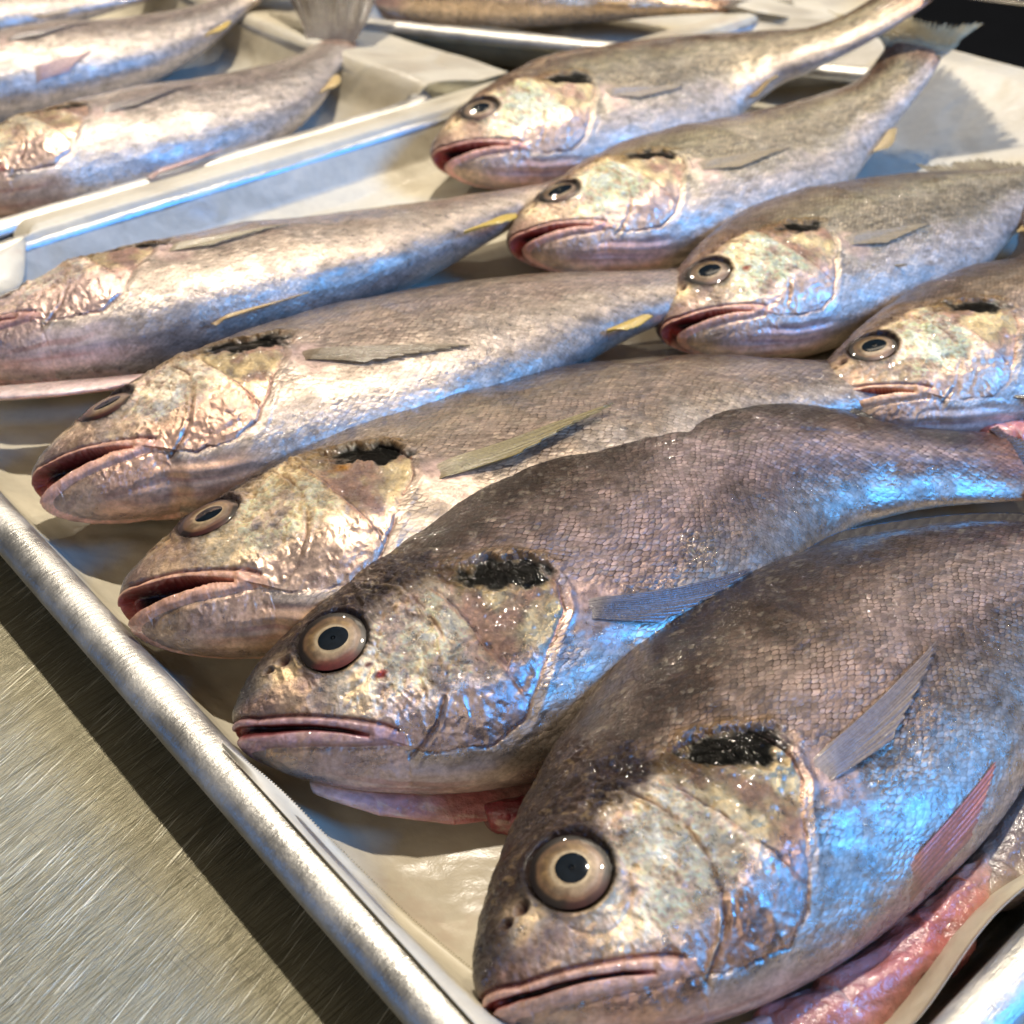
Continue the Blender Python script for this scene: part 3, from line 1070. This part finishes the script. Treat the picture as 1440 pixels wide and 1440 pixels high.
FP = {
    'A1': (-.2028, .3812, .4585, .3817, -.1602, -.0229, .2742, .3245, .0239, 1.07, .0027),
    'A2': (-.1465, .3069, .4786, .6293, -.7518, .1416, .2794, .2151, .0242, 1.13, .0009),
    'A3': (-.1062, .2523, .3706, .9477, -1.0715, -.0195, .2807, .1655, .0243, 1.16, -.004),
    'A4': (-.0677, .2084, .3892, 1.5071, -1.8355, .0932, .2714, -.208, .0237, 1.0448, -.0253),
    'A5': (-.0060, .1362, .6535, .5203, -.8109, .0007, .26, -.0750, .023, 1.065, -.0027),
    'B1': (-.0377, .5681, .497, .8177, -1.7953, .7356, .2747, -.1598, .0239, 1.0956, .1971),
    'B2': (-.0014, .4755, .4687, .8553, -.711, .4515, .2656, -.0283, .0233, 1.0374, .102),
    'B3': (.0544, .4047, .5664, .5193, -.5367, -.0183, .252, -.0634, .0226, 1.0521, .0019),
    'B4': (.1013, .3546, .3802, .8798, .4279, .0184, .2457, -.026, .0222, 1.0312, -.0004),
    'C1': (-.2640, .5205, .597, .6612, .0, .12, .2780, .1009, .0229, .9921, .0051),
    'C2': (-.3397, .6363, .5582, .4771, -.01, .1111, .2602, .0992, .0231, .9912, .0374),
    'C3': (-.4615, .7145, .519, -.0524, .029, .2315, .26, .0997, .023, 1.0001, .0006),
}


def flap_red(root, p):
    lump(root, p, 'gill_flap', [(.05, -.066, -.022, .008, .006), (.10, -.092, -.026, .017, .007), (.16, -.116, -.032, .019, .007), (.205, -.124, -.038, .017, .007), (.24, -.122, -.042, .008, .006)],
         [(.50, .42, .46), (.42, .24, .25), (.42, .13, .12), (.44, .24, .18)], seed=3, bumpy=.001)
    lump(root, p, 'gill_flesh', [(.19, -.135, -.04, .012, .02), (.24, -.150, -.045, .024, .02), (.30, -.150, -.045, .022, .02), (.34, -.14, -.045, .010, .02)],
         [(.22, .03, .04), (.28, .035, .045), (.16, .03, .03)], seed=5, bumpy=.004)


def belly_open(root, p):
    lump(root, p, 'gill_flap', [(.08, -.095, -.025, .006, .006), (.12, -.115, -.028, .012, .010), (.17, -.128, -.035, .012, .012), (.205, -.125, -.04, .006, .01)],
         [(.62, .45, .40), (.60, .42, .36), (.60, .36, .32)], seed=7, bumpy=.001)
    lump(root, p, 'belly_flesh', [(.17, -.128, -.04, .014, .015), (.24, -.148, -.04, .026, .022), (.33, -.160, -.04, .028, .026), (.38, -.158, -.035, .022, .026), (.43, -.155, -.04, .010, .02)],
         [(.30, .12, .11), (.42, .17, .15), (.40, .12, .11), (.52, .22, .17), (.60, .40, .30)], seed=9, bumpy=.012)
    lump(root, p, 'belly_wall', [(.34, -.155, -.04, .012, .012), (.42, -.168, -.035, .026, .018), (.52, -.172, -.03, .034, .024), (.64, -.160, -.03, .030, .022), (.74, -.13, -.03, .012, .015)],
         [(.55, .40, .30), (.20, .15, .13), (.12, .09, .08), (.16, .12, .10), (.45, .34, .24)], seed=12, bumpy=.009)


def flap_pale(root, p):
    lump(root, p, 'gill_flap', [(-.02, -.085, -.03, .010, .006), (.05, -.112, -.034, .028, .007), (.12, -.138, -.04, .034, .007), (.18, -.150, -.046, .026, .007), (.24, -.155, -.05, .008, .006)],
         [(.60, .48, .42), (.66, .50, .42), (.66, .46, .38), (.60, .40, .34)], seed=14, bumpy=.001)


def pink_gut(root, p):
    lump(root, p, 'gill_flesh', [(.185, -.120, -.02, .012, .02), (.22, -.140, -.025, .028, .03), (.28, -.150, -.03, .036, .035), (.36, -.150, -.03, .020, .03)],
         [(.58, .20, .20), (.62, .24, .22), (.50, .12, .12), (.62, .42, .36)], seed=16, bumpy=.004)


def add(k, **o):
    fish(k, FP[k], o)


add('A5', tone=.84, co=.016, snout=(.07, .065, .08), seed=11, NX=900, NR=460, open=.0, label='nearest fish, large and brown backed, its belly slit open above the bare parchment',
    dors=(.060, .038, .026), flank=(.43, .37, .35), crown=(.045, .028, .028), pa=-0.02, ps=0.12, pz=0.004, pl=.225, pc=(.22, .17, .145), pup=1.0,
    pelv=(.55, .18, .12), pelv2=(.50, .26, .10), va=.0, vl=.14, extra=(belly_open,), lip=(.64, .50, .50), chin=(.62, .50, .48), lowhead=(.50, .40, .43), preorb=(.34, .25, .25))
add('A4', tone=.84, co=.020, seed=23, NX=860, NR=440, open=.05, label='big fish with a closed purple lipped mouth and a red blood spot on its cheek',
    dors=(.060, .037, .025), flank=(.42, .36, .36), pa=-0.42, ps=0.16, pz=0.001, pl=.19, pc=(.13, .11, .11), redeye=.8, lip=(.47, .36, .43), chin=(.60, .56, .62),
    lowhead=(.50, .46, .55), snout=(.07, .09, .14), blood=((.128, -.030, .007, (.45, .01, .01)), (.120, -.018, .005, (.16, .03, .03))), extra=(flap_red,), al=.02)
add('A3', sb=0.10, seed=37, patch=1.25, silv=.7, tone=0.84, NX=760, NR=400, open=.25, label='open mouthed fish with a gold patch on its gill cover',
    dors=(.09, .060, .042), flank=(.36, .32, .27), pa=-0.10, ps=0.10, pz=0.008, pl=.24, pc=(.25, .185, .06), lip=(.76, .55, .49), chin=(.64, .50, .42), cheek=(.74, .67, .53), snout=(.16, .17, .24),
    blood=((.232, .004, .016, (.60, .36, .08)),), al=.05)
add('A2', sb=0.22, seed=41, patch=1.45, silv=.75, tone=.86, NX=700, NR=380, open=.38, label='fish gaping wide, pink folds along its chin and a dark tipped upper lip',
    dors=(.12, .09, .07), flank=(.42, .38, .34), pa=-0.46, ps=0.15, pz=0.002, pl=.20, pc=(.20, .14, .07), lip=(.76, .54, .49), chin=(.66, .50, .42), cheek=(.76, .70, .64), snout=(.20, .24, .38), crown=(.12, .09, .09),
    lowhead=(.62, .48, .46), pup=1.25, anal=(.62, .42, .08))
add('A1', sb=0.22, seed=53, patch=1.6, silv=.75, tone=.9, NX=560, NR=300, open=.1, label='fish cut off by the left edge, a pale flap showing under its gill',
    dors=(.10, .085, .075), flank=(.42, .38, .35), pa=-0.12, ps=0.11, pz=0.001, pl=.19, pc=(.40, .32, .18), lip=(.60, .42, .42), chin=(.62, .56, .58), cheek=(.72, .64, .64), crown=(.14, .11, .12), d0=.8, d1=.2,
    extra=(flap_pale,), anal=(.66, .46, .08), pelv=(.60, .40, .15), vo=-.008, ao=-.012, lowhead=(.60, .52, .56), al=.08)
lg = (.40, .35, .28)
add('B1', pk=1.2, seed=61, silv=.5, tone=1.18, NX=480, NR=260, open=.2, label='farthest fish of the right row, open mouthed, its back against the dark gap',
    dors=(.13, .085, .065), flank=(.40, .40, .33), pa=-0.30, ps=0.09, pz=0.001, pl=.17, pc=(.50, .38, .24), lip=(.66, .46, .44), chin=(.60, .46, .46), cheek=(.78, .72, .58), crown=(.13, .085, .07), snout=(.22, .18, .17))
add('B2', pk=1.2, seed=67, silv=.5, tone=1.18, NX=500, NR=280, open=.13, label='fish with a wet bristling tail fin curled up at the top right corner',
    dors=(.15, .105, .08), flank=(.40, .40, .32), pa=-0.20, ps=0.11, pz=0.001, pl=.21, pc=(.48, .36, .20), lip=(.66, .46, .44), chin=(.62, .46, .46), cheek=(.78, .72, .58), crown=(.15, .10, .08), snout=(.22, .18, .17), tl=.20, ts=.55, tb=.38, fray=.55, droop=-.01, tc=(.85, .74, .46), pup=1.3)
add('B3', pk=1.2, seed=71, silv=.55, tone=1.12, NX=520, NR=280, open=.12, label='fish with a small red sore on its cheek, third back in the right row',
    dors=(.13, .09, .07), flank=(.38, .38, .31), pa=-0.25, ps=0.11, pz=0.001, pl=.19, pc=(.46, .35, .20), lip=(.68, .48, .44), chin=(.58, .48, .52), cheek=(.78, .72, .58), crown=(.14, .09, .075), snout=(.15, .13, .15),
    blood=((.140, -.012, .010, (.42, .09, .07)),))
add('B4', pk=1.2, seed=79, silv=.6, tone=1.08, NX=540, NR=300, open=.16, label='fish at the right edge with raw pink flesh bulging below its gill cover',
    dors=(.12, .085, .065), flank=(.42, .37, .31), pa=-0.20, pl=.18, lip=(.72, .56, .48), chin=(.56, .54, .60), cheek=(.78, .72, .58), crown=(.14, .10, .08), snout=(.14, .12, .12), extra=(pink_gut,))
gB = 'whole fish on the second tray'
add('C1', sb=0.18, tone=.85, seed=83, silv=.7, NX=420, NR=220, head=True, group=gB, label='silvery fish along the near rim of the upper left tray, orange pelvic fin',
    dors=(.20, .17, .16), flank=(.46, .44, .44), belly=(.62, .62, .66), tc=(.15, .11, .07), anal=(.64, .44, .16), pelv=(.66, .40, .32), pelv2=(.60, .40, .30), d0=.95, d1=.45, tl=.27, ts=.42, tb=.15, droop=-.16, vo=-.012)
add('C2', sb=0.12, tone=.85, seed=89, silv=.7, NX=380, NR=200, group=gB, label='silvery fish in the middle of the upper left tray, yellow fin beside its neighbour',
    dors=(.17, .15, .15), flank=(.48, .46, .46), belly=(.64, .64, .68), anal=(.66, .44, .08), pelv=(.66, .40, .32), d0=.95, d1=.5)
add('C3', sb=0.12, tone=.85, seed=97, silv=.7, NX=320, NR=160, group=gB, label='silvery fish in the very top left corner, farthest on the upper left tray',
    dors=(.22, .20, .20), flank=(.48, .46, .46), belly=(.64, .64, .68), anal=(.62, .50, .36))

# ---------------------------------------------------------------- trays
U2 = np.array([-.658, .753])
V2 = np.array([.753, .658])
ORI = np.array([.0285, .0852]) - V2 * .0062


def rr_path(A, B, r, k=14):
    """rounded rectangle 0..A x 0..B, returns centre line points and outward normals"""
    pts, nrm = [], []
    for cx, cy, a0 in ((r, r, 180), (A - r, r, 270), (A - r, B - r, 0), (r, B - r, 90)):
        for t in np.linspace(0, 90, k):
            a = rad(a0 + t)
            pts.append((cx + r * math.cos(a), cy + r * math.sin(a)))
            nrm.append((math.cos(a), math.sin(a)))
    # add points on straight runs
    P, Nm = [], []
    m = len(pts)
    for i in range(m):
        P.append(pts[i])
        Nm.append(nrm[i])
        j = (i + 1) % m
        d = math.dist(pts[i], pts[j])
        if d > .03:
            q = int(d / .012)
            for s in range(1, q):
                P.append(tuple(np.array(pts[i]) * (1 - s / q) + np.array(pts[j]) * s / q))
                Nm.append(nrm[i])
    return np.array(P), np.array(Nm)


def tray(org, ua, va, A, B, z0, label, group='aluminium sheet trays of fish'):
    root = bpy.data.objects.new('sheet_tray', None)
    c = org + ua * A / 2 + va * B / 2
    root.location = (float(c[0]), float(c[1]), z0)
    COL.objects.link(root)
    root['label'] = label
    root['category'] = 'tray'
    root['group'] = group
    P, Nm = rr_path(A, B, .022)
    # profile: inward offset d from outer rim edge, height z
    pan = [(.024, .0012), (.0195, .0014), (.0172, .0030), (.0140, .0120), (.0122, .0190), (.0112, .0222), (.0104, .0205), (.0110, .0190), (.0134, .0112), (.0164, .0022), (.0186, .0002), (.024, .0)]
    rimp = []
    for t in np.linspace(100, -210, 15):
        rimp.append((.0050 + .0046 * -math.cos(rad(t)) * -1 * -1, .0212 + .0044 * math.sin(rad(t))))

    def sweep(prof, name, close=True, par=None):
        prof = np.array(prof)
        n = len(P)
        V = np.zeros((n, len(prof), 3))
        ab = P[:, None] - Nm[:, None] * prof[None, :, :1]
        V[..., :2] = org + ab[..., :1] * ua + ab[..., 1:] * va
        rng = vnoise(P[:, 0] * 30, P[:, 1] * 30, 3)
        V[..., 2] = z0 + prof[None, :, 1] + (rng[:, None] - .5) * .0006
        V = np.concatenate([V, V[:1]])
        return make_mesh(name, V, quads(n + 1, len(prof), close), ALU, par)
    f = sweep(pan, 'wall', True, root)
    th = np.linspace(0, 2 * math.pi, 21)[:-1]
    sweep([(.0062 + .0062 * math.cos(t), .0208 + .0046 * math.sin(t)) for t in th], 'rolled_rim', True, root)
    i, j = np.meshgrid(np.linspace(.0235, A - .0235, 8), np.linspace(.0235, B - .0235, 8), indexing='ij')
    Pf = np.zeros((8, 8, 3))
    Pf[..., :2] = org + i[..., None] * ua + j[..., None] * va
    Pf[..., 2] = z0 + .0006
    V, F, _, _ = sheet(Pf, .0011)
    make_mesh('pan_floor', V, F, ALU, root, smooth=False)
    return root


O1 = ORI - U2 * .012
tray(O1, U2, V2, .467, .575, .0, 'large aluminium tray filling the picture, holding two rows of fish')
tray(ORI + U2 * .464 - V2 * .31, U2, V2, .455, .640, .0, 'aluminium tray at upper left with three silvery fish')
a3 = rad(-18)
ud = np.array([math.cos(a3), math.sin(a3)])
vd = np.array([-math.sin(a3), math.cos(a3)])
OD = np.array([-.105, .783])
tray(OD - ud * .01, ud, vd, .34, .42, .0, 'farthest aluminium tray at the top, only its near rim showing')


def paper(org, ua, va, a0, a1, b0, b1, A, B, z0, label, seed, edge, bumps=None, nx=220, ny=280, saw=('a0',), farramp=0.):
    """parchment sheet lining a tray; edge(a,b)->(z) climbs the walls"""
    a = np.linspace(0, 1, nx)[:, None] + np.zeros((1, ny))
    b = np.linspace(0, 1, ny)[None] + np.zeros((nx, 1))
    aa = a0 + (a1 - a0) * a
    bb = b0 + (b1 - b0) * b
    # irregular outline
    aa = aa + (fbm(b * 5, a * 0 + 2, seed) - .5) * .008 * (np.abs(a - .5) * 2)**6
    bb = bb + (fbm(a * 5, b * 0 + 2, seed + 3) - .5) * .008 * (np.abs(b - .5) * 2)**6
    if 'b0' in saw:
        bb = bb + (b < 1e-6) * .0004 * (np.arange(nx) % 2)[:, None]
    if 'b1' in saw:
        bb = bb + (b > 1 - 1e-6) * .0008 * (np.arange(nx) % 2)[:, None]
    d = np.minimum(np.minimum(aa, A - aa), np.minimum(bb, B - bb))  # distance inside rim
    # wall profile with paper bridging the corner softly
    z = np.interp(d, [-.03, -.004, .003, .008, .012, .018, .026, .034], [.020, .0262, .0275, .0270, .0215, .0080, .0030, .0019])
    z = z + ((fbm(aa * 22, bb * 22, seed + 5) - .45) * .0036 + (ridge(aa * 9 + bb * 5, bb * 7 - aa * 3, seed + 6) - .2) * .0010) * sm(.0, .03, d)
    P = np.zeros((nx, ny, 3))
    P[..., :2] = org + aa[..., None] * ua + bb[..., None] * va
    P[..., 2] = z0 + z
    z0_ = .0275 * sm(.085, .0, B - bb) * farramp
    P[..., 2] = np.maximum(P[..., 2], z0 + z0_)
    if bumps:
        P = bumps(P, aa, bb)
    P[..., 2] = np.maximum(P[..., 2], z0 + .0016)
    V, F, _, _ = sheet(P, .00018)
    o = make_mesh('parchment_paper', V, F, PAPER, None, origin=(float(P[..., 0].mean()), float(P[..., 1].mean()), z0))
    o['label'] = label
    o['category'] = 'paper'
    o['group'] = 'parchment sheets lining the trays'
    return o


def pb_main(P, a, b):
    q = sm(.456, .468, a) * sm(.10, .075, b)
    P[..., :2] -= (U2 * .030)[None, None] * q[..., None]
    P[..., 2] -= .012 * q
    # near edge lies on the inner wall; curled corner next to the nearest fish
    t = sm(.030, .0, b - .02) * sm(.09, .05, a) * sm(-.02, .02, a)
    # free wavy side standing away from the wall
    r = sm(.055, .018, a)
    P[..., :2] += (U2[None, None] * (r * (.010 + .006 * np.sin(b * 30 + 1) + .004 * np.sin(b * 71)))[..., None])
    P[..., 2] += r * (.004 * np.sin(b * 38 + 2) - .002)
    return P


paper(O1, U2, V2, .008, .481, .0105, .588, .467, .575, .0, 'parchment sheet under the two rows of fish, its near corner curled up', 3, None, pb_main, saw=('b0', 'b1'), farramp=1., nx=560, ny=300)


def pb_c(P, a, b):
    t = sm(.60, .66, b) * sm(.12, .02, a)
    P[..., 2] += .004 * t
    return P


paper(ORI + U2 * .464 - V2 * .31, U2, V2, .010, .445, .009, .690, .455, .640, .0, 'parchment sheet on the upper left tray, a corner hanging over its end', 21, None, pb_c, saw=('b1',))
paper(OD - ud * .01, ud, vd, .010, .33, .010, .41, .34, .42, .0, 'parchment sheet under the fish at the top edge', 33, None, None, nx=90, ny=90)



def curl():
    """loose serrated edge of a second sheet bent in over the near corner"""
    n, m = 420, 40
    a = np.linspace(-.0, .150, n)[:, None] + np.zeros((1, m))
    t = np.linspace(0, 1, m)[None] + np.zeros((n, 1))
    w = .003 + .018 * sm(.125, .055, a) * (1 - .25 * sm(.05, .0, a)) + .003 * np.sin(a * 70)
    bb = .0085 + w * t + (t > .99) * .0006 * (np.arange(n) % 2)[:, None]
    z = .0262 - .0185 * sm(0, 1, t) * sm(.15, .09, a) + .003 * np.sin(a * 50 + t * 2) * t
    P = np.zeros((n, m, 3))
    P[..., :2] = O1 + (a + .012)[..., None] * U2 + bb[..., None] * V2
    P[..., 2] = z
    V, F, _, _ = sheet(P, .00018)
    o = make_mesh('parchment_paper', V, F, PAPER, None, origin=(float(P[..., 0].mean()), float(P[..., 1].mean()), 0))
    o['label'] = 'loose curled edge of parchment with a serrated border, beside the snout of the nearest fish'
    o['category'] = 'paper'
    o['group'] = 'parchment sheets lining the trays'


curl()

# farthest fish, only lower body seen at the top edge
add_o = dict(seed=101, NX=320, NR=160, label='pale fish lying on the farthest tray, cut off by the top edge', group='whole fish on the farthest tray',
             dors=(.40, .36, .34), flank=(.52, .47, .43), belly=(.62, .56, .50), anal=(.66, .42, .16), pelv=(.70, .42, .14), chin=(.66, .50, .46), crown=(.30, .25, .24), lip=(.62, .4, .38))
fish('D1', (-.120, .862, rad(-8), -.1, 0, 0, .26, .1, .024, 1., 0), add_o)

# ---------------------------------------------------------------- counter and floor
edge_b = .60
org = ORI + V2 * edge_b


def counter():
    root = bpy.data.objects.new('steel_counter', None)
    root.location = (0, .3, -.02)
    COL.objects.link(root)
    root['label'] = 'brushed steel counter top with fine scratches, under the trays'
    root['category'] = 'counter'
    n = 60
    i, j = np.meshgrid(np.linspace(-1.2, 2.2, n), np.linspace(-1.2, 0, n), indexing='ij')
    P = np.zeros((n, n, 3))
    P[..., :2] = org + i[..., None] * U2 + j[..., None] * V2
    P[..., 2] = -.0025
    V, F, _, _ = sheet(P, .004)
    V[:, 2] = np.where(V[:, 2] > -.0025, -.0005, -.03)
    make_mesh('counter_top', V, F, STEEL, root, smooth=False)
    return root


counter()
i, j = np.meshgrid(np.linspace(-6, 6, 5), np.linspace(-5, 9, 5), indexing='ij')
P = np.stack([i, j, 0 * i - .9], -1)
V, F, _, _ = sheet(P, .01)
fl = make_mesh('floor', V, F, DARK, None, smooth=False)
fl['kind'] = 'structure'
